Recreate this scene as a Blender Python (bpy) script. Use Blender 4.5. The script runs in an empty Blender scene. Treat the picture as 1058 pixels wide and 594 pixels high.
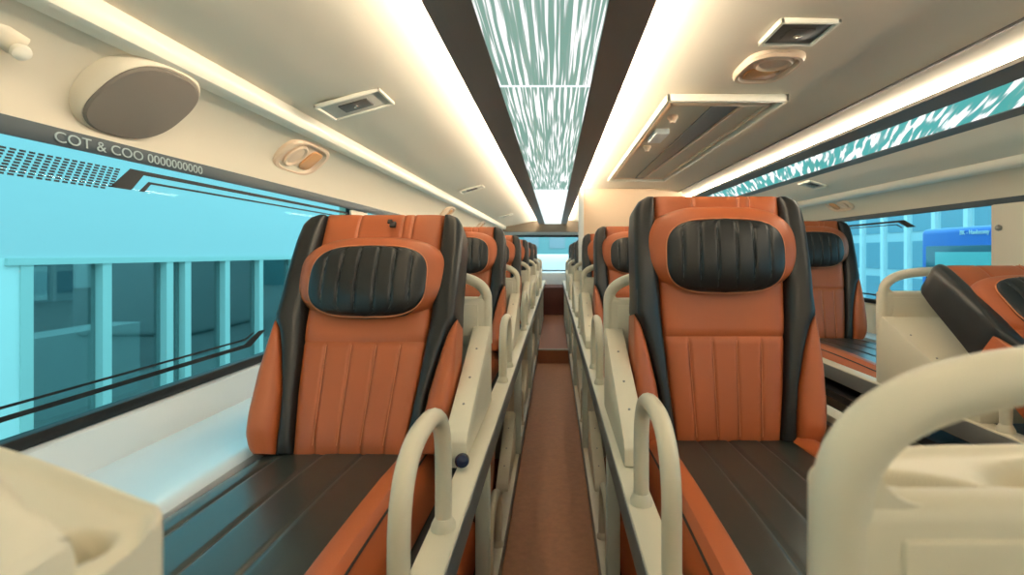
import bpy, bmesh, math, random
from mathutils import Vector, Matrix
random.seed(7)
S = bpy.context.scene
C = S.collection
PI = math.pi
ZC = 1.135            # eye height above the aisle floor; heights below are written from the eye, the whole scene is lifted at the end

# ------------------------------------------------------------------ camera
cam = bpy.data.cameras.new('camera'); camo = bpy.data.objects.new('camera', cam); C.objects.link(camo)
camo.location = (0, 0, 0); camo.rotation_euler = (PI/2, 0, 0)
cam.sensor_width = 36; cam.lens = 540/1058*36
cam.shift_x = -44/1058; cam.shift_y = -35/1058
cam.clip_start = 0.01; cam.clip_end = 300
cam.dof.use_dof = True; cam.dof.focus_distance = 1.5; cam.dof.aperture_fstop = 5.0
S.camera = camo
# ------------------------------------------------------------------ world, exposure
w = bpy.data.worlds.new('world'); S.world = w; w.use_nodes = True
bg = w.node_tree.nodes['Background']; bg.inputs[0].default_value = (0.86, 0.95, 1.0, 1); bg.inputs[1].default_value = 1.85
S.view_settings.view_transform = 'Standard'; S.view_settings.look = 'None'
S.view_settings.exposure = 0.43; S.view_settings.gamma = 1.0; S.view_settings.use_curve_mapping = False
COVE = 60.0            # strength of the LED tubes behind the dark ceiling strips
PANEL = 1.0           # strength of the backlit ceiling panels

# ------------------------------------------------------------------ materials
def lin(r, g, b):
    f = lambda c: (c/255)/12.92 if c/255 <= 0.04045 else ((c/255+0.055)/1.055)**2.4
    return (f(r), f(g), f(b), 1)
def mat(name, col, rough=0.5, metal=0.0, bump=0.0, bscale=200, var=0.0, vscale=6, coat=0.0, spec=0.5):
    m = bpy.data.materials.new(name); m.use_nodes = True
    nt = m.node_tree; b = nt.nodes['Principled BSDF']
    b.inputs['Base Color'].default_value = col; b.inputs['Roughness'].default_value = rough
    b.inputs['Metallic'].default_value = metal; b.inputs['Coat Weight'].default_value = coat
    b.inputs['Coat Roughness'].default_value = 0.25; b.inputs['Specular IOR Level'].default_value = spec
    tc = nt.nodes.new('ShaderNodeTexCoord')
    if bump:
        n = nt.nodes.new('ShaderNodeTexNoise'); n.inputs['Scale'].default_value = bscale; n.inputs['Detail'].default_value = 3
        bp = nt.nodes.new('ShaderNodeBump'); bp.inputs['Strength'].default_value = bump; bp.inputs['Distance'].default_value = 0.002
        nt.links.new(tc.outputs['Object'], n.inputs['Vector']); nt.links.new(n.outputs['Fac'], bp.inputs['Height'])
        nt.links.new(bp.outputs['Normal'], b.inputs['Normal'])
    if var:
        n = nt.nodes.new('ShaderNodeTexNoise'); n.inputs['Scale'].default_value = vscale; n.inputs['Detail'].default_value = 4
        mx = nt.nodes.new('ShaderNodeMixRGB')
        mx.inputs['Color1'].default_value = tuple(c*(1-var) for c in col[:3])+(1,)
        mx.inputs['Color2'].default_value = tuple(min(1, c*(1+var)) for c in col[:3])+(1,)
        nt.links.new(tc.outputs['Object'], n.inputs['Vector']); nt.links.new(n.outputs['Fac'], mx.inputs['Fac'])
        nt.links.new(mx.outputs['Color'], b.inputs['Base Color'])
    return m
def emis(name, col, strength):
    m = bpy.data.materials.new(name); m.use_nodes = True; nt = m.node_tree
    nt.nodes.clear(); e = nt.nodes.new('ShaderNodeEmission'); o = nt.nodes.new('ShaderNodeOutputMaterial')
    e.inputs[0].default_value = col; e.inputs[1].default_value = strength
    nt.links.new(e.outputs[0], o.inputs[0]); return m
def streaks(name, scale, lo, hi, base, strength, rot=0.0, dist=0.0):
    """backlit acrylic with bright streaks painted into its emission"""
    m = bpy.data.materials.new(name); m.use_nodes = True; nt = m.node_tree; nt.nodes.clear()
    o = nt.nodes.new('ShaderNodeOutputMaterial'); e = nt.nodes.new('ShaderNodeEmission')
    tc = nt.nodes.new('ShaderNodeTexCoord'); mp0 = nt.nodes.new('ShaderNodeMapping'); mp = nt.nodes.new('ShaderNodeMapping')
    mp0.inputs['Rotation'].default_value = (0, 0, rot); mp.inputs['Scale'].default_value = scale
    n = nt.nodes.new('ShaderNodeTexNoise'); n.inputs['Scale'].default_value = 1; n.inputs['Detail'].default_value = 1.5
    n.inputs['Distortion'].default_value = dist
    r = nt.nodes.new('ShaderNodeValToRGB')
    r.color_ramp.elements[0].position = lo; r.color_ramp.elements[0].color = base
    r.color_ramp.elements[1].position = hi; r.color_ramp.elements[1].color = (1, 1, 1, 1)
    r.color_ramp.elements.new((lo+hi)/2-0.01).color = tuple(0.75*c+0.10 for c in base[:3])+(1,)
    nt.links.new(tc.outputs['Object'], mp0.inputs[0]); nt.links.new(mp0.outputs[0], mp.inputs[0])
    nt.links.new(mp.outputs[0], n.inputs['Vector']); nt.links.new(n.outputs['Fac'], r.inputs[0])
    nt.links.new(r.outputs[0], e.inputs[0]); e.inputs[1].default_value = strength
    g = nt.nodes.new('ShaderNodeBsdfGlossy'); g.inputs['Roughness'].default_value = 0.08; g.inputs[0].default_value = (0.06, 0.06, 0.06, 1)
    ad = nt.nodes.new('ShaderNodeAddShader'); nt.links.new(e.outputs[0], ad.inputs[0]); nt.links.new(g.outputs[0], ad.inputs[1])
    nt.links.new(ad.outputs[0], o.inputs[0]); return m
def tinted(name, col, gloss=0.006):
    m = bpy.data.materials.new(name); m.use_nodes = True; nt = m.node_tree; nt.nodes.clear()
    o = nt.nodes.new('ShaderNodeOutputMaterial'); t = nt.nodes.new('ShaderNodeBsdfTransparent'); t.inputs[0].default_value = col
    g = nt.nodes.new('ShaderNodeBsdfGlossy'); g.inputs['Roughness'].default_value = 0.02
    x = nt.nodes.new('ShaderNodeMixShader'); x.inputs[0].default_value = gloss
    nt.links.new(t.outputs[0], x.inputs[1]); nt.links.new(g.outputs[0], x.inputs[2]); nt.links.new(x.outputs[0], o.inputs[0]); return m

M = {}
M['orange'] = mat('rust_leather', lin(172, 90, 50), 0.42, bump=0.12, bscale=350, var=0.06, vscale=9)
M['black'] = mat('black_leather', lin(27, 29, 30), 0.36, bump=0.15, bscale=350)
M['cushion'] = mat('black_cushion_leather', lin(36, 47, 45), 0.36, bump=0.12, bscale=350, coat=0.35)
M['thread'] = mat('thread', lin(205, 130, 92), 0.8)
M['thread_grey'] = mat('grey_thread', lin(96, 100, 100), 0.8)
M['shell'] = mat('seat_shell', lin(30, 28, 27), 0.55)
M['plastic'] = mat('cream_plastic', lin(222, 214, 192), 0.38, var=0.02)
M['rail'] = mat('rail_paint', lin(216, 208, 186), 0.35)
M['steel'] = mat('grey_steel', lin(140, 142, 140), 0.4, metal=0.6)
M['post'] = mat('post_paint', lin(214, 222, 212), 0.4)
M['ledge'] = mat('ledge_panel', lin(222, 235, 244), 0.22, coat=0.6)
M['ceil'] = mat('ceiling_panel', lin(236, 225, 206), 0.7, bump=0.1, bscale=500)
M['side'] = mat('side_panel', lin(226, 216, 196), 0.6, bump=0.1, bscale=500)
M['trim'] = mat('ceiling_trim', lin(244, 238, 222), 0.35)
M['bulk'] = mat('bulkhead_panel', lin(238, 208, 176), 0.5)
M['dark'] = mat('dark_strip', lin(116, 112, 109), 0.5)
M['pelmet'] = mat('pelmet', lin(50, 66, 75), 0.5)
M['letter'] = mat('lettering', lin(150, 170, 176), 0.5)
M['gasket'] = mat('black_gasket', lin(16, 18, 19), 0.5)
M['frit'] = mat('black_print', lin(8, 18, 22), 0.6)
M['carpet'] = mat('aisle_floor', lin(168, 116, 80), 0.62, bump=0.4, bscale=260, var=0.22, vscale=40)
M['step'] = mat('step_floor', lin(150, 92, 60), 0.6, bump=0.3, bscale=260, var=0.15, vscale=30)
M['nose'] = mat('step_edge', lin(190, 185, 170), 0.4)
M['grille'] = mat('speaker_grille', lin(136, 127, 118), 0.75, bump=1.0, bscale=900)
M['bezel'] = mat('vent_bezel', lin(232, 205, 178), 0.4)
M['chrome'] = mat('chrome', lin(200, 198, 190), 0.2, metal=0.9)
M['amber'] = mat('amber_lens', lin(226, 170, 120), 0.25)
M['dgrey'] = mat('dark_grey_plastic', lin(88, 84, 80), 0.45)
M['blue'] = mat('dark_blue_knob', lin(22, 34, 66), 0.25)
M['cove'] = emis('led_tube', (1.0, 0.86, 0.66, 1), COVE)
M['panelA'] = streaks('streaked_light_panel', (110, 2.2, 1), 0.44, 0.61, lin(116, 150, 138), PANEL, dist=0.2)  # streaks imitate smeared light reflections, painted into the panel's glow
M['panelB'] = emis('plain_light_panel', (0.80, 0.97, 0.97, 1), PANEL)
M['panelC'] = streaks('swirled_light_panel', (3.4, 46, 1), 0.46, 0.60, lin(74, 150, 146), PANEL*1.05, rot=-1.107, dist=0.25)
M['glass'] = tinted('teal_glass', (0.50, 0.86, 0.90, 1))
M['glassRear'] = tinted('rear_glass', (0.78, 0.93, 0.95, 1), 0.006)
M['glassR'] = tinted('teal_glass_right', (0.50, 0.84, 0.92, 1))
M['facade'] = mat('white_facade', lin(232, 236, 234), 0.7)
M['canopy'] = mat('canopy_paint', lin(210, 212, 214), 0.7)
M['doorframe'] = mat('door_frame', lin(196, 208, 204), 0.4)
M['doorglass'] = mat('door_glass', lin(66, 92, 96), 0.12, coat=0.3)
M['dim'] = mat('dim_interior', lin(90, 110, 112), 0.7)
M['ground'] = mat('paving', lin(170, 174, 172), 0.85, var=0.08, vscale=2)
M['coach'] = mat('coach_blue', lin(24, 104, 200), 0.3, coat=0.4)
M['coachglass'] = mat('coach_glass', lin(52, 96, 106), 0.1)
M['coachpale'] = mat('coach_pale_pane', lin(120, 190, 186), 0.3)  # paler teal than the coach glass around it
M['white'] = mat('white_paint', lin(240, 242, 240), 0.5)
M['farwin'] = mat('far_window', lin(142, 172, 184), 0.25)
M['farwall'] = mat('far_wall', lin(206, 218, 220), 0.7)

# ------------------------------------------------------------------ mesh helpers
def smooth(bm, ang=35):
    for f in bm.faces: f.smooth = True
    for e in bm.edges:
        if len(e.link_faces) == 2 and e.calc_face_angle(0) > math.radians(ang): e.smooth = False
def raw(name, bm, m, doSmooth=True):
    bmesh.ops.recalc_face_normals(bm, faces=bm.faces[:])
    if doSmooth: smooth(bm)
    me = bpy.data.meshes.new(name); bm.to_mesh(me); bm.free()
    me.materials.append(m); o = bpy.data.objects.new(name, me); C.objects.link(o); return o
def solo(name, bm, m, label=None, cat=None, group=None, kind=None, recenter=True):
    """a top-level thing that is one mesh; its origin goes to its base"""
    o = raw(name, bm, m)
    if recenter:
        vs = o.data.vertices
        mn = [min(v.co[i] for v in vs) for i in range(3)]; mx = [max(v.co[i] for v in vs) for i in range(3)]
        c = Vector(((mn[0]+mx[0])/2, (mn[1]+mx[1])/2, mn[2]))
        o.data.transform(Matrix.Translation(-c)); o.location = c
    return tag(o, label, cat, group, kind)
def tag(o, label=None, cat=None, group=None, kind=None):
    if label: o['label'] = label
    if cat: o['category'] = cat
    if group: o['group'] = group
    if kind: o['kind'] = kind
    return o
def thing(name, label, cat, loc=(0, 0, 0), group=None):
    o = bpy.data.objects.new(name, None); C.objects.link(o); o.location = loc; o.empty_display_size = 0.05
    return tag(o, label, cat, group)
def part(name, bm, m, parent, label=None, kind=None, world=False):
    o = raw(name, bm, m)
    if world:
        p = Vector(parent.location)
        if parent.parent: p = p + Vector(parent.parent.location)
        o.data.transform(Matrix.Translation(-p))
    o.parent = parent
    return tag(o, label, None, None, kind)
def struct(name, bm, m): return solo(name, bm, m, kind='structure', recenter=False)
def box(bm, x0, x1, y0, y1, z0, z1, bev=0.0, seg=2):
    r = bmesh.ops.create_cube(bm, size=1)
    vs = r['verts']
    for v in vs:
        v.co = Vector((x0+(v.co.x+.5)*(x1-x0), y0+(v.co.y+.5)*(y1-y0), z0+(v.co.z+.5)*(z1-z0)))
    if bev:
        es = list({e for v in vs for e in v.link_edges})
        bmesh.ops.bevel(bm, geom=es, offset=bev, segments=seg, affect='EDGES', profile=0.5)
    return bm
def B(*a, **k): return box(bmesh.new(), *a, **k)
def prism(bm, pts, axis, a0, a1, bev=0.0):
    """extrude a 2-D polygon; axis x: pts are (y,z); y: (x,z); z: (x,y)"""
    f = {'x': lambda p, a: (a, p[0], p[1]), 'y': lambda p, a: (p[0], a, p[1]), 'z': lambda p, a: (p[0], p[1], a)}[axis]
    n = len(pts)
    A = [bm.verts.new(f(p, a0)) for p in pts]; D = [bm.verts.new(f(p, a1)) for p in pts]
    fs = [bm.faces.new(A), bm.faces.new(D[::-1])]
    for i in range(n): fs.append(bm.faces.new((A[i], D[i], D[(i+1) % n], A[(i+1) % n])))
    if bev: bmesh.ops.bevel(bm, geom=list({e for q in fs for e in q.edges}), offset=bev, segments=2, affect='EDGES', profile=0.5)
    return bm
def tube(bm, path, rx, ry=None, n=12, closed=False, up=(1, 0, 0)):
    """sweep an ellipse along a path; rx along 'up', ry across it"""
    ry = ry or rx; N = len(path); P = [Vector(p) for p in path]; U = Vector(up); rings = []
    for i in range(N):
        a = P[(i-1) % N] if closed or i > 0 else P[i]
        b = P[(i+1) % N] if closed or i < N-1 else P[i]
        t = (b-a).normalized(); u = (U-t*U.dot(t))
        if u.length < 1e-4: u = Vector((0, 0, 1))-t*t.z
        u.normalize(); v = t.cross(u)
        rings.append([bm.verts.new(P[i]+u*rx*math.cos(2*PI*k/n)+v*ry*math.sin(2*PI*k/n)) for k in range(n)])
    for i in range(N if closed else N-1):
        r0, r1 = rings[i], rings[(i+1) % N]
        for k in range(n): bm.faces.new((r0[k], r0[(k+1) % n], r1[(k+1) % n], r1[k]))
    if not closed: bm.faces.new(rings[0]); bm.faces.new(rings[-1][::-1])
    return bm
def ribbon(bm, prof, y0, y1, th=0.006):
    """profile strip in x,z extruded along y, with thickness (upwards/outwards)"""
    n = len(prof); off = []
    for i in range(n):
        a = Vector(prof[max(0, i-1)]); b = Vector(prof[min(n-1, i+1)]); t = (b-a).normalized()
        off.append((prof[i][0]-t.y*th, prof[i][1]+t.x*th))
    return prism(bm, list(prof)+off[::-1], 'y', y0, y1)
def lathe(bm, prof, c, axis, n=24):
    """prof = (radius, height along axis)"""
    a = Vector(axis).normalized(); u = a.orthogonal().normalized(); v = a.cross(u); c = Vector(c); rings = []
    for r, h in prof: rings.append([bm.verts.new(c+a*h+(u*math.cos(2*PI*k/n)+v*math.sin(2*PI*k/n))*max(r, 1e-5)) for k in range(n)])
    for i in range(len(rings)-1):
        for k in range(n): bm.faces.new((rings[i][k], rings[i][(k+1) % n], rings[i+1][(k+1) % n], rings[i+1][k]))
    bm.faces.new(rings[0]); bm.faces.new(rings[-1][::-1]); return bm
def interp(tab, t):
    if t <= tab[0][0]: return tab[0][1]
    for (a, x), (b, y) in zip(tab, tab[1:]):
        if t <= b:
            k = (t-a)/(b-a); return x+(y-x)*k
    return tab[-1][1]
def grid_pad(xl, xr, z0, z1, surf, nx, nz, back):
    """padded panel: front surface surf(x,z,s,t)->y over a region between curves xl(z), xr(z); skirt runs back to y=back"""
    bm = bmesh.new(); V = []
    for j in range(nz+1):
        t = j/nz; z = z0+(z1-z0)*t; row = []
        for i in range(nx+1):
            s = i/nx; x = xl(z)+(xr(z)-xl(z))*s
            row.append(bm.verts.new((x, surf(x, z, s, t), z)))
        V.append(row)
    for j in range(nz):
        for i in range(nx): bm.faces.new((V[j][i], V[j][i+1], V[j+1][i+1], V[j+1][i]))
    loop = V[0][:]+[V[j][nx] for j in range(1, nz+1)]+V[nz][nx-1::-1]+[V[j][0] for j in range(nz-1, 0, -1)]
    bk = [bm.verts.new((v.co.x, back, v.co.z)) for v in loop]
    n = len(loop)
    for i in range(n): bm.faces.new((loop[i], bk[i], bk[(i+1) % n], loop[(i+1) % n]))
    bmesh.ops.remove_doubles(bm, verts=bm.verts[:], dist=1e-5)
    return bm
def hump(s, k=4): return max(0.0, 1-abs(2*s-1)**k)**0.5
def kids(o): return [c for c in bpy.data.objects if c.parent == o]
def dup(root, loc, label=None, group=None):
    r = root.copy(); C.objects.link(r); r.location = loc
    if label: r['label'] = label
    if group: r['group'] = group
    for ch in CH[root.name]:
        c = ch.copy(); C.objects.link(c); c.parent = r
        for g in CH.get(ch.name, []):
            d = g.copy(); C.objects.link(d); d.parent = c
    CH[r.name] = [c for c in r.children] if False else [c for c in C.objects if c.parent == r]
    return r
CH = {}
def note_children(root):
    CH[root.name] = kids(root)
    for c in CH[root.name]: CH[c.name] = kids(c)
def text_bm(s, size, ext=0.0008):
    cu = bpy.data.curves.new('t', 'FONT'); cu.body = s; cu.size = size; cu.extrude = ext
    o = bpy.data.objects.new('t', cu); C.objects.link(o)
    dg = bpy.context.evaluated_depsgraph_get(); me = bpy.data.meshes.new_from_object(o.evaluated_get(dg))
    bm = bmesh.new(); bm.from_mesh(me); bpy.data.objects.remove(o); bpy.data.curves.remove(cu); bpy.data.meshes.remove(me)
    return bm

# ------------------------------------------------------------------ the setting
YF, YR = -2.4, 10.2                    # front and rear ends of the cabin
FL = -1.135; XL, XR = -1.09, 2.02
struct('floor', B(XL-0.05, XR+0.05, YF, YR, FL-0.05, FL), M['carpet'])
prof = [(-0.895, 0.500), (-0.78, 0.518), (-0.68, 0.536), (-0.55, 0.566), (-0.42, 0.592), (-0.30, 0.608), (-0.1, 0.616), (0.1, 0.616), (0.25, 0.610),
        (0.4, 0.596), (0.52, 0.583), (0.62, 0.579), (0.85, 0.575), (1.0, 0.566), (1.09, 0.545), (1.2, 0.53), (1.35, 0.512), (1.5, 0.490), (1.62, 0.457), (1.75, 0.418), (1.83, 0.389)]
struct('ceiling', ribbon(bmesh.new(), prof, YF, YR, 0.02), M['ceil'])
struct('trim_1', ribbon(bmesh.new(), [(-0.945, 0.444), (-0.915, 0.443), (-0.900, 0.449), (-0.893, 0.462), (-0.890, 0.480), (-0.893, 0.502)], YF, YR, 0.02), M['trim'])
struct('trim_2', ribbon(bmesh.new(), [(1.828, 0.392), (1.832, 0.376), (1.842, 0.362), (1.86, 0.354), (1.89, 0.352)], YF, YR, 0.02), M['trim'])
# fine seam in the cove panel over the second aisle
struct('trim_3', B(1.083, 1.087, YF, YR, 0.538, 0.546), M['dgrey'])
def side_panel(s, pts, name): struct(name, ribbon(bmesh.new(), pts, YF, YR, 0.02), M['side'])
lp = [(-1.088, 0.262), (-1.08, 0.312), (-1.06, 0.356), (-1.03, 0.395), (-0.99, 0.427), (-0.945, 0.446)]
rp = [(1.885, 0.354), (1.92, 0.345), (1.96, 0.325), (1.99, 0.296), (2.01, 0.262), (2.016, 0.245)]
side_panel(-1, lp, 'wall_left_upper'); side_panel(1, rp, 'wall_right_upper')

WL = [(-1.0, 0.82), (0.97, 2.79), (2.99, 4.75), (4.95, 6.7), (6.9, 8.65)]
WR = [(-1.6, 0.28), (0.40, 2.24), (2.375, 4.22), (4.34, 6.2), (6.32, 8.2)]
LB, LT = -0.40, 0.262                  # left window opening
RB, RT = -0.315, 0.245
def wall(name, x0, x1, wins, zb, zt):
    bm = bmesh.new()
    box(bm, x0, x1, YF, YR, FL, zb)
    ys = [YF]+[v for a in wins for v in a]+[YR]
    for i in range(0, len(ys), 2): box(bm, x0, x1, ys[i], ys[i+1], zb, zt)
    box(bm, x0, x1, YF, YR, zt, zt+0.4)
    struct(name, bm, M['side'])
wall('wall_left', XL-0.06, XL, WL, LB, LT); wall('wall_right', XR, XR+0.06, WR, RB, RT)
struct('wall_front', B(XL-0.06, XR+0.06, YF-0.06, YF, FL, 0.66), M['side'])  # unseen end wall, left solid without a windshield to dim the foreground
bm = bmesh.new(); box(bm, XL-0.06, XR+0.06, YR, YR+0.06, FL, -0.34); box(bm, XL-0.06, XR+0.06, YR, YR+0.06, 0.34, 0.9)
box(bm, XL-0.06, -0.75, YR, YR+0.06, -0.34, 0.34); box(bm, 0.75, XR+0.06, YR, YR+0.06, -0.34, 0.34)
struct('wall_rear', bm, M['ledge'])

# windows: gasket frame, pane, printed bands
wn = 0
def window(side, y0, y1, zb, zt):
    global wn; wn += 1
    X = XL if side < 0 else XR
    e = thing('window_%d' % wn, None, None, (X, (y0+y1)/2, zb)); e['kind'] = 'structure'
    a, b = (X-0.02, X+0.012) if side < 0 else (X-0.012, X+0.02)
    g = 0.028
    bm = bmesh.new(); box(bm, a, b, y0, y1, zb, zb+g, 0.004); box(bm, a, b, y0, y1, zt-g*0.8, zt, 0.004)
    box(bm, a, b, y0, y0+g*0.6, zb, zt, 0.004); box(bm, a, b, y1-g*0.6, y1, zb, zt, 0.004)
    part('gasket', bm, M['gasket'], e, world=True)
    px = X-0.006 if side < 0 else X+0.006
    part('pane', B(px-0.002, px+0.002, y0+0.01, y1-0.01, zb+0.012, zt-0.01), M['glass'] if side < 0 else M['glassR'], e, world=True)
    s = 1 if side < 0 else -1
    f0, f1 = sorted((px+s*0.0022, px+s*0.0032))
    def band(pts): part('printed_band', prism(bmesh.new(), pts, 'x', f0, f1), M['frit'], e, world=True)
    if side < 0: na, fa = y0, y1; sg = 1
    else: na, fa = y1, y0; sg = -1
    if side < 0:
        ya = 1.285 if y0 == 0.97 else y0+0.31; T = zt-0.043; W = lambda p: [(ya+dy if dy < 5 else fa, T+dz) for dy, dz in p]
        band(W([(0.0, -0.055), (0.062, 0.0), (9, 0.0), (9, -0.011), (0.105, -0.011), (0.065, -0.055)]))
        band(W([(0.09, -0.055), (0.122, -0.026), (9, -0.026), (9, -0.032), (0.13, -0.032), (0.108, -0.055)]))
        yb = y0+0.89
        q = zb+0.066
        band([(y0, q), (y0, q+0.011), (yb-0.02, q+0.013), (yb+0.07, q+0.048), (yb+0.12, q+0.048), (yb+0.02, q)])
        band([(y0, q+0.026), (y0, q+0.032), (yb-0.02, q+0.033), (yb+0.03, q+0.048), (yb+0.045, q+0.048), (yb-0.01, q+0.027)])
        bm = bmesh.new()
        for i in range(17):
            for j in range(9):
                yy = y0+0.02+i*0.0195-j*0.003; zz = T-0.006-j*0.0064
                if yy < ya+0.02-0.0*j and yy > y0+0.017 and (yy-ya) < (zz-(T-0.055))*1.0-0.008:
                    box(bm, f0, f1, yy, yy+0.0125, zz-0.0042, zz)
        part('printed_dots', bm, M['frit'], e, kind='stuff', world=True)
    else:
        yc = y0+0.55; T = zt-0.05
        band([(yc, T-0.045), (yc+0.075, T-0.045), (yc+0.15, T-0.012), (y1, T-0.012), (y1, T), (yc+0.10, T)])
        band([(yc+0.11, T-0.045), (yc+0.125, T-0.045), (yc+0.17, T-0.026), (y1, T-0.026), (y1, T-0.021), (yc+0.165, T-0.021)])
        band([(y0+0.6, zb+0.06), (y1, zb+0.06), (y1, zb+0.05), (y0+0.55, zb+0.05)])
    return e
for a, b in WL: window(-1, a, b, LB, LT)
for a, b in WR: window(1, a, b, RB, RT)
wn += 1
e = thing('window_%d' % wn, None, None, (0, YR, -0.34)); e['kind'] = 'structure'
bm = bmesh.new(); box(bm, -0.75, 0.75, YR-0.01, YR+0.03, -0.36, -0.32); box(bm, -0.75, 0.75, YR-0.01, YR+0.03, 0.32, 0.36); box(bm, -0.77, -0.73, YR-0.01, YR+0.03, -0.36, 0.36); box(bm, 0.73, 0.77, YR-0.01, YR+0.03, -0.36, 0.36)
part('gasket', bm, M['gasket'], e, world=True); part('pane', B(-0.75, 0.75, YR+0.01, YR+0.014, -0.33, 0.33), M['glassRear'], e, world=True)

# dark pelmets over the windows, the left one lettered
def pelmet(side, name, label):
    e = thing(name, label, 'pelmet', ((XL if side < 0 else XR), 3, 0.23))
    if side < 0: pts = [(XL+0.002, 0.236), (XL+0.014, 0.234), (XL+0.018, 0.250), (XL+0.016, 0.272), (XL+0.002, 0.276)]
    else: pts = [(XR-0.002, 0.222), (XR-0.014, 0.22), (XR-0.016, 0.235), (XR-0.012, 0.250), (XR-0.002, 0.252)]
    part('pelmet_bar', prism(bmesh.new(), pts, 'y', YF+0.01, YR-0.4), M['pelmet'], e, world=True)
    return e
pl = pelmet(-1, 'window_pelmet', 'long dark grey pelmet with faint lettering above the left windows')
pelmet(1, 'window_pelmet', 'long dark grey pelmet above the right windows without lettering')
bm = text_bm('COT & COO 0000000000', 0.034, 0.0006)
x0 = min(v.co.x for v in bm.verts); x1 = max(v.co.x for v in bm.verts)
for v in bm.verts:
    k = (v.co.x-x0)/(x1-x0); v.co = Vector((XL+0.0185+v.co.z-(v.co.y-0.012)*0.06, 1.12+k*0.47, 0.241+v.co.y*0.98))
part('lettering', bm, M['letter'], pl, 'pale grey lettering', world=True)

# sill and side shelf along the left wall
struct('trim_4', prism(bmesh.new(), [(XL, -0.402), (XL+0.010, -0.402), (XL+0.02, -0.408), (XL+0.055, -0.492), (XL, -0.492)], 'y', YF, YR), M['ledge'])
struct('trim_5', prism(bmesh.new(), [(XR, RB-0.002), (XR-0.02, RB-0.01), (XR-0.05, -0.492), (XR, -0.492)], 'y', YF, YR), M['side'])

# rear end: step, riser, header, front pillar piece on the left
t = thing('rear_step', 'brown carpeted step with pale edge at the end of the aisle', 'step', (-0.03, 5.4, FL))
part('tread', B(-0.170, 0.140, 5.4, 8.5, FL+.001, -0.995), M['step'], t, world=True)
part('step_edge', B(-0.170, 0.140, 5.385, 5.43, -1.0, -0.985, 0.004), M['nose'], t, 'pale edge strip', world=True)
solo('rear_bench', B(-0.30, 0.26, 8.5, 9.3, FL, -0.55, 0.01), mat('riser_brown', lin(92, 46, 34), 0.6), 'dark brown bench front at the far end of the aisle', 'bench')
solo('rear_cabinet', B(-0.6, 0.6, 9.3, 10.18, FL, -0.34, 0.02), M['ledge'], 'pale grey panel below the far rear window', 'cabinet')
struct('trim_6', B(XL, XR, 9.62, 9.68, 0.40, 0.62), mat('header', lin(120, 108, 92), 0.6))

# white partition behind the third middle seat
t = thing('partition', 'pale peach partition panel with white edge post behind the middle seats', 'partition', (0.75, 4.6, FL))
part('panel', B(0.25, 1.12, 4.6, 4.64, -0.55, 0.572), M['bulk'], t, world=True)
part('edge_post', B(0.212, 0.256, 4.585, 4.65, -.588, 0.575, 0.006), M['white'], t, 'white edge post', world=True)

# ------------------------------------------------------------------ ceiling lights
def dark_strip(x0, x1, z0, z1, label, y1=9.6, tilt=0.0):
    pts = [(x0, z0), (x1, z0+tilt), (x1, z1+tilt), (x0, z1)]
    return solo('ceiling_strip', prism(bmesh.new(), pts, 'y', YF+0.02, y1), M['dark'], label, 'ceiling strip')
dark_strip(-0.285, -0.178, 0.540, 0.556, 'dark grey ceiling strip left of the light panel over the aisle')
dark_strip(0.116, 0.218, 0.540, 0.556, 'dark grey ceiling strip right of the light panel over the aisle')
dark_strip(1.215, 1.30, 0.500, 0.514, 'dark grey ceiling strip on the inner edge of the right light panel', tilt=-0.012)
dark_strip(1.475, 1.535, 0.463, 0.470, 'dark grey ceiling strip on the outer edge of the right light panel', tilt=-0.007)
def led(x, z, label): solo('led_tube', B(x-0.006, x+0.006, YF+0.05, 9.55, z, z+0.014), M['cove'], label, 'light')
led(-0.276, 0.5565, 'warm light tube hidden behind the strip on the left side of the aisle panel')
led(0.209, 0.5565, 'warm light tube hidden behind the strip on the right side of the aisle panel')
led(1.222, 0.5135, 'warm light tube hidden behind the inner strip of the right panel')
for (a, b, m, lab) in ((-2.3, 1.695, 'panelA', 'nearest streaked white and teal light panel over the aisle'),
                       (1.705, 4.45, 'panelA', 'second streaked white and teal light panel over the aisle'),
                       (4.46, 9.58, 'panelB', 'far plain pale cyan light panel over the aisle')):
    solo('light_panel', B(-0.180, 0.118, a, b, 0.545, 0.560), M[m], lab, 'light panel')
solo('panel_joint', B(-0.178, 0.116, 1.692, 1.708, 0.5435, 0.556), M['panelB'], 'thin pale joint between the two streaked aisle light panels', 'joint')  # translucent joint, given the plain panel's glow to look whitish
bm = bmesh.new(); prism(bm, [(1.298, 0.490), (1.478, 0.466), (1.478, 0.474), (1.298, 0.498)], 'y', YF+0.05, 4.5)
solo('light_panel', bm, M['panelC'], 'swirl-streaked teal light panel over the right aisle', 'light panel')

# ------------------------------------------------------------------ ceiling fittings (frame of the surface: o, e1 along the bus, e2 across, n into the cabin)
def se(t, a, b, n=2.6):
    c, s = math.cos(t), math.sin(t)
    return (a*math.copysign(abs(c)**(2/n), c), b*math.copysign(abs(s)**(2/n), s))
def dome(o, e1, e2, n, a, b, prof, k=40, sup=2.6):
    """stack of superellipse rings (scale, height) as a closed dome"""
    bm = bmesh.new(); rings = []
    for s, h in prof: rings.append([bm.verts.new(o+e1*p[0]+e2*p[1]+n*h) for p in (se(2*PI*i/k, a*s, b*s, sup) for i in range(k))])
    for r0, r1 in zip(rings, rings[1:]):
        for i in range(k): bm.faces.new((r0[i], r0[(i+1) % k], r1[(i+1) % k], r1[i]))
    bm.faces.new(rings[0]); bm.faces.new(rings[-1][::-1]); return bm
E1 = Vector((0, 1, 0))
def frame_at(pt, nrm):
    n = Vector(nrm).normalized(); e2 = n.cross(E1).normalized(); return Vector(pt), E1, e2, n
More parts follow.
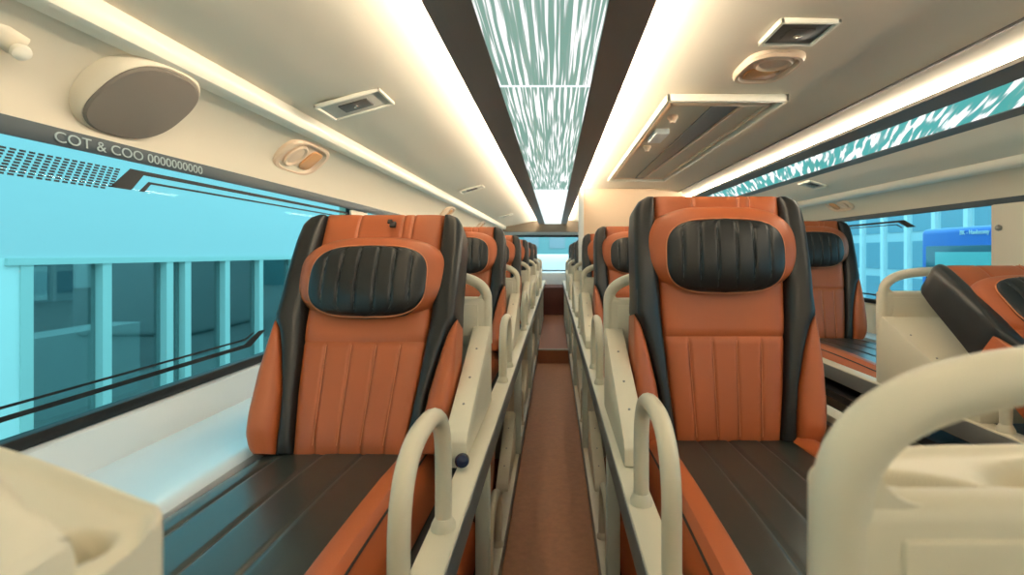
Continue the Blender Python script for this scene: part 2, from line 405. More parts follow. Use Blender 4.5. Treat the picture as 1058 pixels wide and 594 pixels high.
def speaker(pt, nrm, label):
    o, e1, e2, n = frame_at(pt, nrm); t = thing('speaker', label, 'speaker', o)
    part('speaker_housing', dome(o, e1, e2, n, 0.132, 0.117, [(1.05, -0.03), (1.05, 0.012), (1.02, 0.024), (0.98, 0.030), (0.92, 0.028)], 48), M['side'], t, world=True)
    part('grille', dome(o, e1, e2, n, 0.128, 0.110, [(1.0, 0.018), (1.0, 0.032), (0.96, 0.036), (0.5, 0.038), (0.05, 0.039)], 48), M['grille'], t, 'dark grey mesh grille', world=True)
def oval(pt, nrm, label, a=0.168, b=0.082, sc=1):
    o, e1, e2, n = frame_at(pt, nrm); t = thing('reading_light', label, 'reading light', o)
    part('bezel', dome(o, e1, e2, n, a, b, [(1.0, -0.01), (1.0, 0.008), (0.94, 0.016), (0.84, 0.016), (0.80, 0.008), (0.78, 0.004)], 40, 3.2), M['bezel'], t, world=True)
    r = b*0.66
    part('air_nozzle', dome(o-e1*a*0.36, e1, e2, n, r, r, [(1.0, 0.002), (1.0, 0.012), (0.88, 0.016), (0.72, 0.010), (0.3, 0.012), (0.05, 0.013)], 28, 2), M['bezel'], t, world=True)
    f = dome(o+e1*a*0.40, e1, e2, n, r*0.85, r*0.9, [(1.0, 0.002), (1.0, 0.010), (0.85, 0.013), (0.1, 0.014)], 24, 3.5)
    part('lamp_lens', f, M['amber'], t, 'amber lamp lens', world=True)
def square_vent(pt, nrm, label, a=0.08, b=0.1, inner='vent'):
    o, e1, e2, n = frame_at(pt, nrm); t = thing('ceiling_vent', label, 'ceiling vent', o)
    def quad(sa, sb, h0, h1):
        bm = bmesh.new(); box(bm, -sa, sa, -sb, sb, h0, h1, 0.002)
        for v in bm.verts: v.co = o+e1*v.co.x+e2*v.co.y+n*v.co.z
        return bm
    bm = bmesh.new(); fr = 0.010
    for q in ((-a, a, b-fr, b), (-a, a, -b, -b+fr), (-a, -a+fr, -b, b), (a-fr, a, -b, b)): box(bm, q[0], q[1], q[2], q[3], -0.004, 0.010, 0.002)
    for v in bm.verts: v.co = o+e1*v.co.x+e2*v.co.y+n*v.co.z
    part('vent_frame', bm, M['trim'], t, world=True)
    part('vent_plate', quad(a-fr, b-fr, -0.002, 0.004), M[inner], t, world=True)
    part('vent_core', quad(a*0.42, b*0.45, 0.003, 0.009), M['dgrey'], t, world=True)
    part('vent_knob', lathe(bmesh.new(), [(0.010, 0.006), (0.010, 0.012), (0.004, 0.014)], o, n, 14), M['chrome'], t, world=True)

NL = (0.66, 0, -0.75)
speaker((-1.018, 1.275, 0.386), NL, 'large round grey mesh speaker above the left window')
oval((-1.026, 2.12, 0.392), NL, 'peach oval reading light between the speaker and the nearest left seat')
oval((-1.026, 4.97, 0.392), NL, 'far peach oval reading light above the second left seat')
oval((-1.026, 7.2, 0.392), NL, 'farthest peach oval reading light high on the left side')
oval((1.945, 3.57, 0.335), (-0.6, 0, -0.8), 'amber oval reading light above the right window', 0.14, 0.06)
oval((0.655, 1.61, 0.577), (0, 0, -1), 'oval air nozzle and amber lamp in the middle ceiling', 0.13, 0.085)
M['vent'] = mat('vent_plate', lin(196, 190, 178), 0.4)
square_vent((0.632, 1.36, 0.577), (0, 0, -1), 'square dark ceiling vent with pale frame over the middle seats', 0.075, 0.075, 'dgrey')
square_vent((-0.70, 1.84, 0.527), (0.27, 0, -0.96), 'nearest chrome square vent in the left ceiling', 0.085, 0.115)
square_vent((-0.68, 4.3, 0.532), (0.27, 0, -0.96), 'second chrome square vent far along the left ceiling', 0.08, 0.10)
square_vent((-0.68, 7.3, 0.532), (0.27, 0, -0.96), 'farthest chrome square vent in the left ceiling', 0.08, 0.10)
square_vent((1.66, 3.36, 0.445), (-0.28, 0, -0.96), 'small pale square vent in the right outer ceiling', 0.085, 0.06)

# long roof hatch in the middle ceiling
t = thing('roof_hatch', 'long recessed roof hatch with pale frame and latches over middle seats', 'roof hatch', (0.62, 2.9, 0.577))
def ringbar(x0, x1, y0, y1, wd, z0, z1, m, name):
    bm = bmesh.new()
    box(bm, x0, x1, y0, y0+wd*1.5, z0, z1, 0.003); box(bm, x0, x1, y1-wd*1.5, y1, z0, z1, 0.003)
    box(bm, x0, x0+wd, y0, y1, z0, z1, 0.003); box(bm, x1-wd, x1, y0, y1, z0, z1, 0.003)
    part(name, bm, M[m], t, world=True)
ringbar(0.405, 0.845, 1.88, 4.0, 0.014, 0.548, 0.576, 'trim', 'outer_frame')
ringbar(0.435, 0.815, 1.96, 3.92, 0.012, 0.556, 0.577, 'bezel', 'inner_frame')
part('hatch_cover', B(0.447, 0.803, 1.98, 3.9, 0.566, 0.577), M['side'], t, world=True)
part('dark_slot', prism(bmesh.new(), [(0.60, 1.985), (0.70, 1.985), (0.66, 3.89), (0.60, 3.89)], 'z', 0.561, 0.567), mat('slot_grey', lin(112, 116, 116), 0.4), t, 'dark grey slot', world=True)
part('slot_lip', prism(bmesh.new(), [(0.705, 1.985), (0.72, 1.985), (0.68, 3.89), (0.665, 3.89)], 'z', 0.556, 0.567), M['bezel'], t, world=True)
for y in (2.15, 2.75): part('latch', lathe(bmesh.new(), [(0.022, 0), (0.022, 0.012), (0.014, 0.02), (0.012, 0.03)], (0.485, y, 0.567), (0, 0, -1), 14), M['bezel'], t, world=True)
part('latch_block', B(0.455, 0.52, 2.36, 2.56, 0.540, 0.567, 0.006), M['white'], t, 'white latch block', world=True)

# bracket on the left window pillar
t = thing('wall_bracket', 'cream bracket with round knob on the left wall near the speaker', 'bracket', (-1.06, 0.98, 0.36))
bm = bmesh.new(); tube(bm, [(-1.05, 0.72, 0.425), (-1.035, 0.85, 0.418), (-1.022, 0.96, 0.408), (-1.028, 1.0, 0.40)], 0.015, 0.025, 14, up=(0.7, 0, -0.7)); part('bracket_arm', bm, M['side'], t, world=True)
part('knob', lathe(bmesh.new(), [(0.013, 0), (0.016, 0.006), (0.015, 0.014), (0.006, 0.019)], (-1.010, 0.985, 0.385), (0.7, -0.2, -0.7), 18), M['trim'], t, world=True)
for i, (a, b) in enumerate(((2.77, 3.01), (4.73, 4.97), (6.68, 6.92))):
    solo('window_pillar', B(XL+0.001, XL+0.014, a, b, -0.40, 0.232, 0.004), M['side'], 'cream pillar between the left windows, %s behind the nearest window' % ('first', 'second', 'third')[i], 'pillar')
t = thing('window_pillar', 'cream window pillar with small round knob at the right edge', 'pillar', (XR, 2.3, -0.31))
part('pillar_cover', B(XR-0.03, XR-0.001, 2.10, 2.385, -0.31, 0.222, 0.006), M['side'], t, world=True)
part('knob', lathe(bmesh.new(), [(0.012, 0), (0.014, 0.008), (0.010, 0.016), (0.003, 0.018)], (XR-0.03, 2.335, 0.115), (-1, 0, 0), 16), M['steel'], t, world=True)

# ------------------------------------------------------------------ reclining seat (local: hinge at origin, z up the back, -y to the front)
HW = [(0, .222), (.012, .233), (.04, .242), (.1, .248), (.2, .250), (.33, .245), (.4, .241), (.58, .241), (.64, .236), (.665, .224), (.68, .200)]
CI = [(0, .138), (.15, .155), (.33, .170), (.5, .175), (.68, .178)]
SO = [(0, .176), (.08, .180), (.15, .188), (.25, .210), (.31, .227), (.345, .246), (.36, .246)]
so = lambda z: interp(SO, z) if z < .35 else interp(HW, z)+0.0025
def y0f(x, z): return -0.020-0.035*(abs(x)/.25)**2.2*min(1, max(0.25, (0.75-z)/.3))
def seat_parts(kind):
    t = thing('reclining_seat', 'seat', 'seat')
    # back shell
    bm = bmesh.new(); rows = []
    for i in range(25):
        z = 0.68*i/24; h = interp(HW, z); top = 1-max(0, (z-.62)/.06)**2*0.35
        ring = []
        for (fx, yy) in ((-1, y0f(h, z)+.004), (-1.0, .02), (-.93, .050*top), (-.5, .063*top), (0, .066*top), (.5, .063*top), (.93, .050*top), (1, .02), (1, y0f(h, z)+.004), (.6, y0f(.6*h, z)+.012), (0, -.008), (-.6, y0f(.6*h, z)+.012)):
            ring.append(bm.verts.new((fx*(h-.001), yy, z)))
        rows.append(ring)
    for a, b in zip(rows, rows[1:]):
        for k in range(12): bm.faces.new((a[k], a[(k+1) % 12], b[(k+1) % 12], b[k]))
    bm.faces.new(rows[0]); bm.faces.new(rows[-1][::-1])
    back = part('backrest', bm, M['shell'], t)
    # centre panel with cross seam and channels below it
    seam = 0.285; ch = [-.096, -.032, .032, .096]
    def cs(x, z, s, t_):
        y = y0f(x, z)-0.026*hump(s, 6)*hump(.5+(t_-.5)*.98, 10)
        y += .006*math.exp(-((z-seam)/.006)**2)
        if z < seam: y += .005*sum(math.exp(-((x-c*(0.9+z*.5))/.0035)**2) for c in ch)*min(1, (seam-z)/.02)
        if z > .60: y += .004*sum(math.exp(-((x-c)/.0035)**2) for c in (-.07, .06, .09))
        return y
    part('centre_panel', grid_pad(lambda z: -interp(CI, z), lambda z: interp(CI, z), 0.0, .682, cs, 90, 60, .0), M['orange'], back)
    bm = bmesh.new()
    for c in ch: tube(bm, [(c*(0.9+z*.5), y0f(c, z)-.0235, z) for z in [0.02+(seam-.03)*k/8 for k in range(9)]], .0011, n=5)
    for c in (.06, .09): tube(bm, [(c, y0f(c, z)-.0240, z) for z in (.60, .64, .672)], .0011, n=5)
    part('stitching', bm, M['thread'], back, 'pale stitching', 'stuff')
    for sg in (-1, 1):
        f1 = lambda z, sg=sg: sg*interp(CI, z); f2 = lambda z, sg=sg: sg*so(z)
        xl, xr = (f2, f1) if sg < 0 else (f1, f2)
        ss = lambda x, z, s, t_: y0f(x, z)-.030*hump(s, 3.5)*hump(.5+(t_-.5)*.98, 12)
        part('side_strip', grid_pad(xl, xr, 0.0, .680, ss, 14, 50, .052), M['black'], back, 'black leather strip')
        g1 = lambda z, sg=sg: sg*so(z); g2 = lambda z, sg=sg: sg*(interp(HW, z)+.004)
        xl, xr = (g2, g1) if sg < 0 else (g1, g2)
        ws = lambda x, z, s, t_: y0f(x, z)-.045*hump(s, 3)*min(1, 1.3*(1-t_))**.6*min(1, .55+t_*3)
        part('side_wing', grid_pad(xl, xr, 0.0, .343, ws, 14, 36, .04), M['orange'], back)
        bm = bmesh.new(); tube(bm, [(sg*(so(z)-.0005), y0f(so(z), z)-.003, z) for z in [.345*k/16 for k in range(17)]], .0028, n=6)
        part('piping', bm, M['shell'], back, 'dark piping')
    # headrest pillow
    W_, H_, zc = .212, .122, .526
    def pil(x, z):
        r = (min(1, abs(x)/W_)**2.7+min(1, abs(z-zc)/H_)**2.7); return -.045-.055*max(0, 1-r)**.42
    def hwid(z, W_=W_, H_=H_, zc=zc): return W_*max(0, 1-min(1, abs(z-zc)/H_)**2.7)**(1/2.7)
    bm = grid_pad(lambda z: -hwid(z), lambda z: hwid(z), zc-H_, zc+H_, lambda x, z, s, t_: pil(x, z), 48, 36, -.03)
    head = part('headrest', bm, M['orange'], t)
    w2, h2, z2 = .160, .100, .502
    def hw2(z): return w2*max(0, 1-min(1, abs(z-z2)/h2)**3.2)**(1/3.2)
    cx = [-.118, -.072, -.025, .025, .072, .118]
    def ps(x, z, s, t_):
        r = min(1, (abs(x)/w2)**3.2+(abs(z-z2)/h2)**3.2)
        return pil(x*.9, z2+(z-z2)*.9)-.002-.014*max(0, 1-r)**.5+.006*sum(math.exp(-((x-c-.06*(.55-z)*0)/.0032)**2) for c in cx)*max(0, 1-r)**.3
    part('headrest_pad', grid_pad(lambda z: -hw2(z), lambda z: hw2(z), z2-h2, z2+h2, ps, 96, 26, -.02), M['black'], head, 'black channelled pad')
    bm = bmesh.new()
    for c in cx: tube(bm, [(c, ps(c, z, 0, 0)-.0004, z) for z in [z2+(k/8-.5)*1.72*h2*max(.1, 1-(abs(c)/w2)**3.2)**.31 for k in range(9)]], .0011, n=5)
    part('stitching', bm, M['thread_grey'], head, 'grey stitching', 'stuff')
    bm = bmesh.new(); pth = []
    for k in range(60):
        p = se(2*PI*k/60, w2+.001, h2+.001, 3.2); pth.append((p[0], pil(p[0]*.92, z2+p[1]*.92)-.001, z2+p[1]))
    tube(bm, pth, .0022, n=6, closed=True, up=(0, 1, 0)); part('piping', bm, M['thread'], head, 'pale piping')
    # cushion (flat, in front of the hinge)
    L = .93
    bl, br = (-.165, .165) if kind == 'mid' else ((-.235, .135) if kind == 'left' else (-.135, .235))
    seams = [bl+(br-bl)*(k+1)/4 for k in range(3)] if kind == 'mid' else [br-.1, br-.2, br-.3] if kind == 'left' else [bl+.1, bl+.2, bl+.3]
    edge = .055 if kind != 'mid' else .03
    def top(x, y):
        z = .012*math.sin(min(1, max(0, -y/L))*PI)
        d = min(x-bl, br-x); 
        if kind == 'left' and x-bl < edge: z -= .02*((1-(x-bl)/edge)**2)
        if kind == 'right' and br-x < edge: z -= .02*((1-(br-x)/edge)**2)
        z -= .0045*sum(math.exp(-((x-c)/.0045)**2) for c in seams)
        z -= .03*max(0, (-y-L+.05)/.05)**2
        return z
    bm = bmesh.new(); nx, ny = 80, 24; V = []
    for j in range(ny+1):
        y = .03-(L+.03)*j/ny
        V.append([bm.verts.new((bl+(br-bl)*i/nx, y, top(bl+(br-bl)*i/nx, y))) for i in range(nx+1)])
    for j in range(ny):
        for i in range(nx): bm.faces.new((V[j][i], V[j+1][i], V[j+1][i+1], V[j][i+1]))
    loop = V[0][:]+[V[j][nx] for j in range(1, ny+1)]+V[ny][nx-1::-1]+[V[j][0] for j in range(ny-1, 0, -1)]
    bk = [bm.verts.new((v.co.x, v.co.y, -.09)) for v in loop]; n = len(loop)
    for i in range(n): bm.faces.new((loop[i], bk[i], bk[(i+1) % n], loop[(i+1) % n]))
    bm.faces.new(bk)
    cus = part('seat_cushion', bm, M['cushion'], t, 'black leather seat cushion')
    bm = bmesh.new()
    for c in seams: tube(bm, [(c, y, top(c, y)+.0005) for y in [-.02-(L-.06)*k/8 for k in range(9)]], .0011, n=5)
    part('stitching', bm, M['thread_grey'], cus, 'grey stitching', 'stuff')
    for sg in ((-1, 1) if kind == 'mid' else (1,) if kind == 'left' else (-1,)):
        xi = br if sg > 0 else bl; wd = .058
        pr = [(0, -.09), (0, .004), (.008, .014), (.030, .020), (.048, .017), (.058, .006), (.062, -.004), (.072, -.018), (.088, -.05), (.098, -.09)]
        bm = bmesh.new(); rows = []
        for j in range(21):
            y = .02-(L+.02)*j/20; k = .6+.4*min(1, (j+.2)/5)
            rows.append([bm.verts.new((xi+sg*p[0], y, (p[1]+.012*math.sin(j/20*PI))*(k if p[1] > 0 else 1))) for p in pr])
        for a, b in zip(rows, rows[1:]):
            for i in range(len(pr)-1): bm.faces.new((a[i], a[i+1], b[i+1], b[i]))
        bm.faces.new(rows[0]); bm.faces.new(rows[-1][::-1])
        bo = part('side_bolster', bm, M['orange'], t)
        bm = bmesh.new(); tube(bm, [(xi+sg*.061, .02-(L+.02)*j/20, .001+.012*math.sin(j/20*PI)) for j in range(21)], .0026, n=6)
        part('piping', bm, M['shell'], bo, 'dark piping')
    note_children(t)
    return t
PRO = {k: seat_parts(k) for k in ('left', 'mid', 'right')}
used = set()
def recline(root, deg):
    for c in [o for o in C.objects if o.parent == root]:
        if c.name.split('.')[0] in ('backrest', 'headrest'): c.rotation_euler = (-math.radians(deg), 0, 0); c.location = (0, 0, -.014)
GROUPS = {'left': 'seats beside the left windows', 'mid': 'seats in the middle column', 'right': 'seats beside the right windows'}
def place_seat(kind, x, y, z, deg, label, group, drop=0):
    p = PRO[kind]
    if kind not in used: used.add(kind); p.location = (x, y, z); o = p; p['label'] = label; p['group'] = group
    else: o = dup(p, (x, y, z), label, group)
    recline(o, deg)
    if drop:
        for c in [q for q in C.objects if q.parent == o and q.name.split('.')[0] == 'headrest']:
            a = math.radians(deg); c.location = (0, -drop*math.sin(a), -.014-drop*math.cos(a))
    return o
CXL, CXM, CXR = -.525, .495, 1.48
ORD = ['nearest', 'second', 'third', 'fourth', 'fifth', 'sixth']
seatrows = {'left': [(1.33, 25), (2.72, 17), (4.02, 17), (5.32, 17), (6.62, 17), (7.92, 17)],
            'mid': [(1.43, 9), (2.80, 15), (4.10, 12), (5.66, 14), (6.9, 14), (8.1, 14)],
            'right': [(1.22, 52), (2.93, 12), (4.2, 14)]}
for kind, cx in (('left', CXL+.012), ('mid', CXM-.030), ('right', CXR-.01)):
    for i, (y, d) in enumerate(seatrows[kind]):
        place = {'left': 'beside the left windows', 'mid': 'in the middle column', 'right': 'beside the right windows'}[kind]
        lab = 'rust and black leather seat %s, %s from the camera' % (place, ORD[i])
        if kind == 'right' and i == 0: lab = 'rust and black leather seat tilted far back at the right edge'
        place_seat(kind, cx, y, -.47 if kind == 'right' else -.50, d, lab, GROUPS[kind], .055 if i == 0 and kind != 'mid' else 0)

a = math.radians(25); ls = PRO['left']
bm = bmesh.new(); box(bm, .028, .046, -.064, -.052, .610, .628, .003); box(bm, .020, .034, -.062, -.053, .622, .636, .003)
q = part('strap_tag', bm, M['shell'], ls, 'small black strap tag above the headrest'); q.rotation_euler = (-a, 0, 0)
# ------------------------------------------------------------------ moulded footwell housings behind each seat
HWD = .302
def top_z(t): return .34+.083*max(0, 1-abs(t)**4)**.4
def housing(name_label, loc, full=False, deep=.075, wedge=True, cheek=(-1, 1), soft=False):
    t = thing('footwell_housing', name_label, 'footwell housing', loc)
    # loop handle
    pth = [(-HWD+.017, .015, .19)]
    for k in range(33):
        a = PI-PI*k/32; c = math.cos(a); s = math.sin(a)
        tt = math.copysign(abs(c)**.5, c)
        pth.append((tt*(HWD-.017), .015, top_z(min(1, abs(tt)))-.017))
    pth.append((HWD-.017, .015, .19))
    bm = tube(bmesh.new(), pth, .0165, .0165, 12, up=(0, 1, 0)); part('loop_handle', bm, M['plastic'], t)
    part('back_plate', B(-HWD+.012, HWD-.012, .0, .030, .18, .333, .011, 3), M['plastic'], t)
    bm = bmesh.new(); pr2 = bmesh.new()
    arc = [(.020, .324)]+[(.056-.026*math.sin(q*PI/16), .331+.026*(1-math.cos(q*PI/16))) for q in range(9)]+[(.020, .357)]
    prism(bm, [(-HWD+a, b) for a, b in arc], 'y', .003, .027); prism(pr2, [(HWD-a, b) for a, b in arc], 'y', .003, .027)
    part('corner_fillet', bm, M['plastic'], t); part('corner_fillet', pr2, M['plastic'], t)
    bm = bmesh.new(); box(bm, -HWD+.042, HWD-.042, -.003, .006, .215, .314, .003); part('inset_panel', bm, M['plastic'], t)
    # tray with hollows behind the plate
    rec = [(0.0, .16, .10, .05, 0), (.254, .136, .017, .014, 0)] if soft else [(-.222, .0445, .040, .016, .35), (0.0, .062, .157, .022, .8), (.222, .0445, .040, .016, -.35)]
    def rear(x):
        if soft: return .172+(.292-math.sqrt(x*x+.006))*.54-.016*max(0, (abs(x)-.270)/.022)**2
        return .03+deep*max(0, 1-abs(x/(HWD-.01))**5)**.5
    bm = bmesh.new(); nx, ny = (260, 90) if soft else (200, 44); V = []
    for j in range(ny+1):
        row = []
        for i in range(nx+1):
            x = -(HWD-.01)+2*(HWD-.01)*i/nx; y = .026+(rear(x)-.026)*j/ny
            z = .325
            for (cx, cy, rx, ry, sh) in rec:
                e4 = 4 if abs(cx) < .1 and not soft else 2
                u = abs(x-cx)+(sh*(y-cy) if e4 == 4 else 0); v = y-cy+(sh*(x-cx) if e4 == 2 else 0)
                q = abs(u/rx)**e4+abs(v/ry)**e4
                z -= (.05 if soft else .038)/(1+math.exp(min(60, (q-1)*(4 if soft else 6))))
            z += .005*math.exp(-((y-rear(x)+.006)/.006)**2) if j < ny else 0
            row.append(bm.verts.new((x, y, z)))
        V.append(row)
    for j in range(ny):
        for i in range(nx): bm.faces.new((V[j][i], V[j][i+1], V[j+1][i+1], V[j+1][i]))
    lo = [bm.verts.new((v.co.x, v.co.y, 0)) for v in V[ny]]
    for i in range(nx): bm.faces.new((V[ny][i], V[ny][i+1], lo[i+1], lo[i]))
    for i in (0, nx):
        ls_ = [bm.verts.new((V[j][i].co.x, V[j][i].co.y, 0)) for j in range(ny)]+[lo[i]]
        for j in range(ny): bm.faces.new((V[j][i], V[j+1][i], ls_[j+1], ls_[j]))
    bmesh.ops.remove_doubles(bm, verts=bm.verts[:], dist=1e-5)
    part('tray', bm, M['plastic'], t, 'tray top with shallow hollows')
    if wedge:
        pg = [(-.43, 0), (-.43, .042), (-.415, .058), (0, .245), (.03, .25), (.03, 0)]
        if full: part('sloped_panel', prism(bmesh.new(), pg, 'x', -HWD+.004, HWD-.004, .006), M['plastic'], t)
        else:
            for a, b in [((-HWD+.004, -HWD+.058) if q < 0 else (HWD-.058, HWD-.004)) for q in cheek]: part('side_cheek', prism(bmesh.new(), pg, 'x', a, b, .006), M['plastic'], t); c0, c1 = (a+.022, b) if a < 0 else (a, b-.022); part('cheek_base', B(c0, c1, -.42, .02, -.022, .004), M['plastic'], t)
            part('front_wall', B(-HWD+.05, HWD-.05, .004, .026, 0, .2), M['plastic'], t)
        for sx in cheek:
            for k in (.18, .42, .72):
                yy = -.40+.40*k; zz = .065+.18*k
                part('screw', lathe(bmesh.new(), [(.0032, 0), (.0032, .0012)], (sx*(HWD-.03), yy, zz+.001), (0, -.41, .91), 8), M['steel'], t)
    note_children(t)
    return t
lab = lambda place, o: 'cream moulded footwell housing with loop handle, %s, %s from the camera' % (place, o)
RAIL = -.47
pm = housing('cream housing with large loop handle and cup hollows in the right foreground', (.450, .285, RAIL), wedge=True, cheek=(-1,))
pm['group'] = 'housings in the middle column'
pl_ = housing('cream housing with loop handle behind the nearest left seat', (-.497, 1.62, RAIL), cheek=(1,)); pl_['group'] = 'housings in the left column'
for i, y in enumerate((2.95, 4.25, 5.55, 6.85, 8.15)): dup(pl_, (-.497, y, RAIL), 'cream housing with loop handle behind the %s left seat' % ORD[i+1], 'housings in the left column')
for i, y in enumerate((1.575, 3.01, 4.29, 5.88, 7.13)): dup(pm, (.450, y, RAIL), 'cream housing with loop handle behind the %s middle seat' % ORD[i], 'housings in the middle column')
pr_ = housing('cream housing with loop handle and sloped panel behind the tilted right seat', (CXR-.01, 1.87, RAIL), full=True)
pr_['group'] = 'housings in the right column'
dup(pm, (CXR-.01, 3.14, RAIL), 'cream housing with loop handle behind the second right seat', 'housings in the right column')
dup(pm, (CXR-.01, 4.42, RAIL), 'cream housing with loop handle behind the third right seat', 'housings in the right column')
# nearest left housing, deeper tray, with a raised block
t = housing('cream housing with cup hollow in the left bottom corner', (-.497, .12, RAIL), deep=.28, wedge=False, soft=True)
t['group'] = 'housings in the left column'
part('raised_block', prism(bmesh.new(), [(-.27, .30), (.285, .30), (.287, .338), (.279, .350), (.244, .372), (.197, .392), (-.27, .392)], 'y', .070, .116, .010), M['plastic'], t)

LO = -.55
# ------------------------------------------------------------------ rails, posts, platforms
def rail(x0, x1, inner, label, zt=RAIL, posts=True, y1=9.2, zp=FL, py0=1.38, stand=None):
    t = thing('side_rail', label, 'rail', ((x0+x1)/2, 3.5, zp))
    part('rail_top', B(x0, x1, YF+.1, y1, zt-.022, zt, .003), M['rail'], t, world=True)
    a, b = (x1-.006, x1) if inner < 0 else (x0, x0+.006)
    part('rail_lip', B(a-.0015, b+.0015, YF+.1, y1, zt-.06, zt-.004, .001), M['steel'], t, 'grey steel lip', world=True)
    if not posts: part('rail_skirt', B(x0+.010, x1-.010, YF+.1, y1, zp, zt-.022), M['shell'], t, 'dark skirt below the rail', world=True)
    if posts:
        for k in range(-2, 6):
            y = py0+1.3*k; xc = x1-.026 if inner < 0 else x0+.026
            part('post', B(xc-.018, xc+.018, y-.02, y+.02, (RAIL+LO if stand else zp), zt-.022, .004), M['post'], t, world=True)
    return t
rail(-.215, -.163, -1, 'cream side rail on posts along the left berths', stand=True)
rail(.137, .189, 1, 'cream side rail on posts along the aisle side of middle berths', py0=1.46, stand=True)
rail(.800, .852, -1, 'cream side rail along the far side of the middle berths')
rail(1.165, 1.217, 1, 'cream side rail along the right berths')
def platform(x0, x1, label, zt=-.59, y1=9.1, m='shell', th=.03):
    return solo('berth_platform', B(x0, x1, YF+.12, y1, zt-th, zt), M[m], label, 'platform')
platform(XL+.002, -.19, 'dark upper berth platform under the left seats')
platform(.165, .83, 'dark upper berth platform under the middle seats')
platform(1.19, XR-.002, 'dark upper berth platform under the right seats')
solo('side_shelf', prism(bmesh.new(), [(XL+.050, -.59), (XL+.050, -.490), (-.84, -.488), (-.80, -.490), (-.768, -.495), (-.757, -.505), (-.755, -.59)], 'y', YF+.12, 9.0), M['ledge'], 'white shelf between the left seats and the window wall', 'shelf')
solo('side_shelf', B(1.83, XR-.052, YF+.12, 9.0, -.59, -.49, .01), M['ledge'], 'white shelf between the right seats and the window wall', 'shelf')

# arched guards on the rails
def arch(loc, label, group, proto=None, h=.232, half=.128):
    if proto: return dup(proto, loc, label, group)
    t = thing('arched_guard', label, 'guard rail', loc, group)
    pth = [(0, -half, 0)]
    for k in range(25):
        a = PI-PI*k/24; c, s = math.cos(a), math.sin(a)
        pth.append((0, math.copysign(abs(c)**.75, c)*half, .10+(h-.10-.013)*abs(s)**.75))
    pth.append((0, half, 0))
    part('arch_tube', tube(bmesh.new(), pth, .0145, .0135, 12), M['rail'], t)
    for s in (-1, 1):
        part('foot', lathe(bmesh.new(), [(.021, 0), (.021, .008), (.017, .016), (.015, .02)], (0, s*half, 0), (0, 0, 1), 16), M['rail'], t)
        part('bolt', lathe(bmesh.new(), [(.005, 0), (.005, .003)], (0, s*half-.014, .011), (0, -1, .3), 8), M['steel'], t)
    note_children(t); return t
gl = 'arched guards on the left rail'; gm = 'arched guards on the middle rail'
pa = arch((-.190, .765, RAIL), 'large cream arched guard on the left rail nearest the camera', gl)
for i in range(1, 6): arch((-.190, .765+1.28*i, RAIL), 'cream arched guard on the left rail, %s from the camera' % ORD[i], gl, pa)
for i in range(0, 6): arch((.163, .855+1.16*i, RAIL), ('large cream arched guard on the middle rail nearest the camera' if i == 0 else 'cream arched guard on the middle aisle rail, %s from the camera' % ORD[i]), gm, pa)
for i in range(0, 3): arch((1.19, 1.25+1.3*i, RAIL), 'cream arched guard on the right column rail, %s from the camera' % ORD[i], 'arched guards on the right rail', pa)

# lower deck
LO = -.55
for nm, x0, x1, inner in (('left', -.222, -.180, -1), ('middle', .150, .192, 1)):
    rail(x0, x1, inner, 'low cream rail of the lower %s berths beside the aisle floor' % nm, RAIL+LO, False)
platform(XL+.002, -.225, 'dark lower berth platform on the left', -1.122, th=.012); platform(.195, .83, 'dark lower berth platform in the middle', -1.122, th=.012)
for i in range(0, 4):
    y = 1.70+1.3*i
    arch((-.198, y, RAIL+LO), 'low arched guard beside the aisle floor on the left, %s from the camera' % ORD[i], 'lower guards on the left', pa)
    arch((.172, y+.05, RAIL+LO), 'low arched guard beside the aisle floor on the right, %s from the camera' % ORD[i], 'lower guards on the right', pa)
    for kind, cx, nm in (('left', CXL+.01, 'left'), ('mid', CXM, 'middle')):
        place_seat(kind, cx, y+.33, -1.031, 57, 'lower berth seat under the %s column, %s from the camera' % (nm, ORD[i]), 'lower seats in the %s column' % nm)
        dup(pl_ if nm == 'left' else pm, (-.497 if nm == 'left' else .47, y+.97, RAIL+LO-.03), 'lower footwell housing under the %s column, %s from the camera' % (nm, ORD[i]), 'lower housings in the %s column' % nm)
solo('release_knob', lathe(bmesh.new(), [(.006, -.02), (.008, 0), (.013, .006), (.016, .016), (.013, .026), (.003, .031)], (-.205, 1.15, -.452), (.25, -.9, .15), 18), M['blue'], 'dark blue round knob beside the nearest left seat', 'knob')

# ------------------------------------------------------------------ outside
GZ = -2.4
solo('paving', B(-40, 60, -30, 70, GZ-.1, GZ), M['ground'], 'pale paving outside the windows', 'ground')
FX = -6.0
t = thing('building', 'white hall with tall glazed doors outside the left windows', 'building', (FX, 10, GZ))
part('upper_wall', B(FX-.5, FX, -14, 40, -.05, 6), M['canopy'], t, world=True)
part('wall_pier', B(FX-.3, FX, -14, 5.92, GZ, -.05), M['facade'], t, world=True)
part('lintel', B(FX-.25, FX+.04, 5.7, 30, -.13, -.05), M['doorframe'], t, world=True)
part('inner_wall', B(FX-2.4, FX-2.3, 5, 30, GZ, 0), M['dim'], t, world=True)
part('inner_floor', B(FX-2.4, FX-.2, 5, 30, GZ, GZ+.02), M['ground'], t, world=True)
ys = [5.92, 6.98, 8.12, 8.52, 9.55, 10.65, 12.0, 13.2, 14.4, 15.6, 16.8]
for i, y in enumerate(ys):
    part('door_post', B(FX-.14, FX+.02, y-.06, y+.08, GZ, -.12), M['doorframe'], t, world=True)
    if i < len(ys)-1:
        y2 = ys[i+1]
        part('door_glass', B(FX-.09, FX-.08, y+.08, y2-.06, GZ, -.12), M['door'] if 'door' in M else M.setdefault('door', tinted('door_tint', (0.55, 0.62, 0.62, 1), 0.16)), t, world=True)
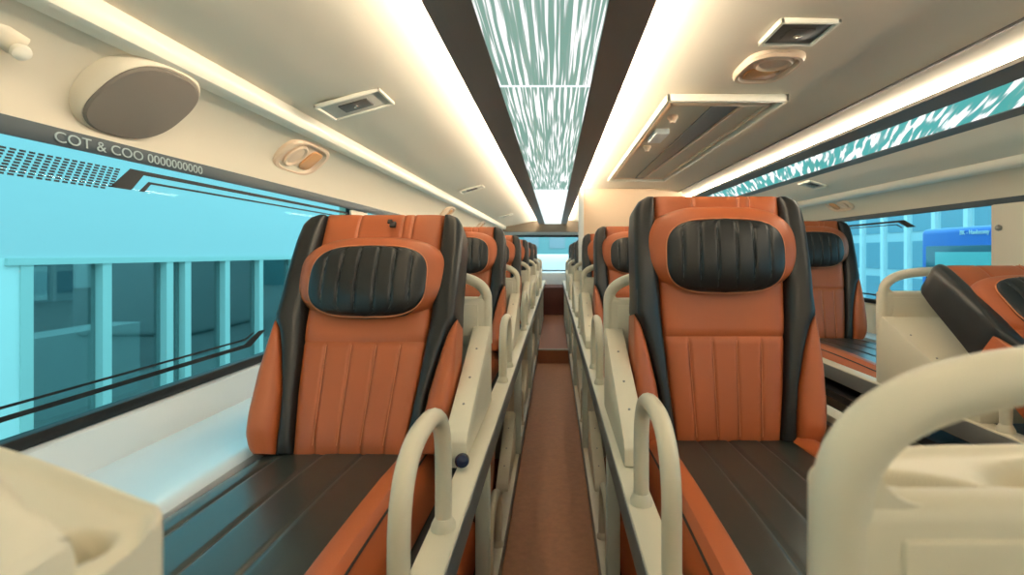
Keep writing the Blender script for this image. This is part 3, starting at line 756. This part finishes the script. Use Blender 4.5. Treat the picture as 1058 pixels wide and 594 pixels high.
for (y, z, a, b) in ((7.5, -.75, .5, .55), (9.0, -.6, .35, .5), (6.4, -.6, .2, .3)):
    part('notice_board', B(FX-2.29, FX-2.25, y, y+a*2, z, z+b), M['white'], t, 'white notice board indoors', world=True)
part('counter', B(FX-1.9, FX-1.3, 7.0, 9.2, GZ, -1.2), M['white'], t, 'pale counter indoors', world=True)

# blue coach parked to the right
CX0, CY0, CY1 = 5.0, 2.5, 7.15
t = thing('coach', 'blue coach with white lettering parked outside the right window', 'coach', (CX0+1.2, 5, GZ))
part('coach_body', B(CX0, CX0+2.4, CY0, CY1, GZ+.35, .33, .07, 3), M['coach'], t, world=True)
part('coach_window', B(CX0-.01, CX0+.02, CY0+.2, CY1-.12, -.95, .10, .01), M['coachglass'], t, world=True)
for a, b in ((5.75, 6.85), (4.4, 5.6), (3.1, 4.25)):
    part('coach_pane', B(CX0-.016, CX0, a, b, -.85, .02, .004), M['coachpale'], t, 'pale teal pane', world=True)
for y in (3.6, 6.2): part('wheel', lathe(bmesh.new(), [(.3, 0), (.48, .02), (.5, .1), (.5, .25), (.3, .28)], (CX0-.02, y, GZ+.5), (1, 0, 0), 24), M['gasket'], t, world=True)
bm = text_bm('BK - Hanbeomy', .075, .004); xm = max(v.co.x for v in bm.verts)
for v in bm.verts: v.co = Vector((CX0-.008-v.co.z, 6.44-v.co.x/xm*.44, .232+v.co.y))
part('lettering', bm, M['white'], t, 'white lettering', world=True)
# pale office block further right
BX = 13.0
t = thing('building', 'pale glazed office block beyond the blue coach', 'building', (BX, 25, GZ))
part('wall', B(BX, BX+2, 9, 48, GZ, 2.2), M['farwall'], t, world=True)
part('parapet', B(BX-.1, BX+.3, 9, 48, 2.2, 2.5), M['white'], t, world=True)
for i in range(27):
    y = 9.6+1.4*i
    for z0, z1 in ((-2.0, -.9), (-.6, .45), (.8, 1.8)):
        f = part('far_window', B(BX-.03, BX+.02, y, y+.95, z0, z1), M['farwin'], t, world=True)
    part('pilaster', B(BX-.12, BX+.02, y-.3, y-.12, GZ, 2.2), M['white'], t, world=True)
solo('white_van', B(-1.6, 1.8, 15, 19, GZ, -.02, .25, 4), M['white'], 'white vehicle outside the rear window', 'vehicle')
t = thing('building', 'plain pale building far beyond the rear window', 'building', (0, 40, GZ))
part('wall', B(-5, 11, 40, 44, GZ, 2.5), mat('teal_wall', lin(120, 176, 182), 0.7), t, world=True)
for k in range(7): part('far_window', B(-4.4+2*k, -3.2+2*k, 39.95, 40.02, .4, 1.6), M['farwin'], t, world=True)

# lift everything so that the aisle floor is at zero
for o in C.objects:
    if o.parent is None: o.location.z += ZC
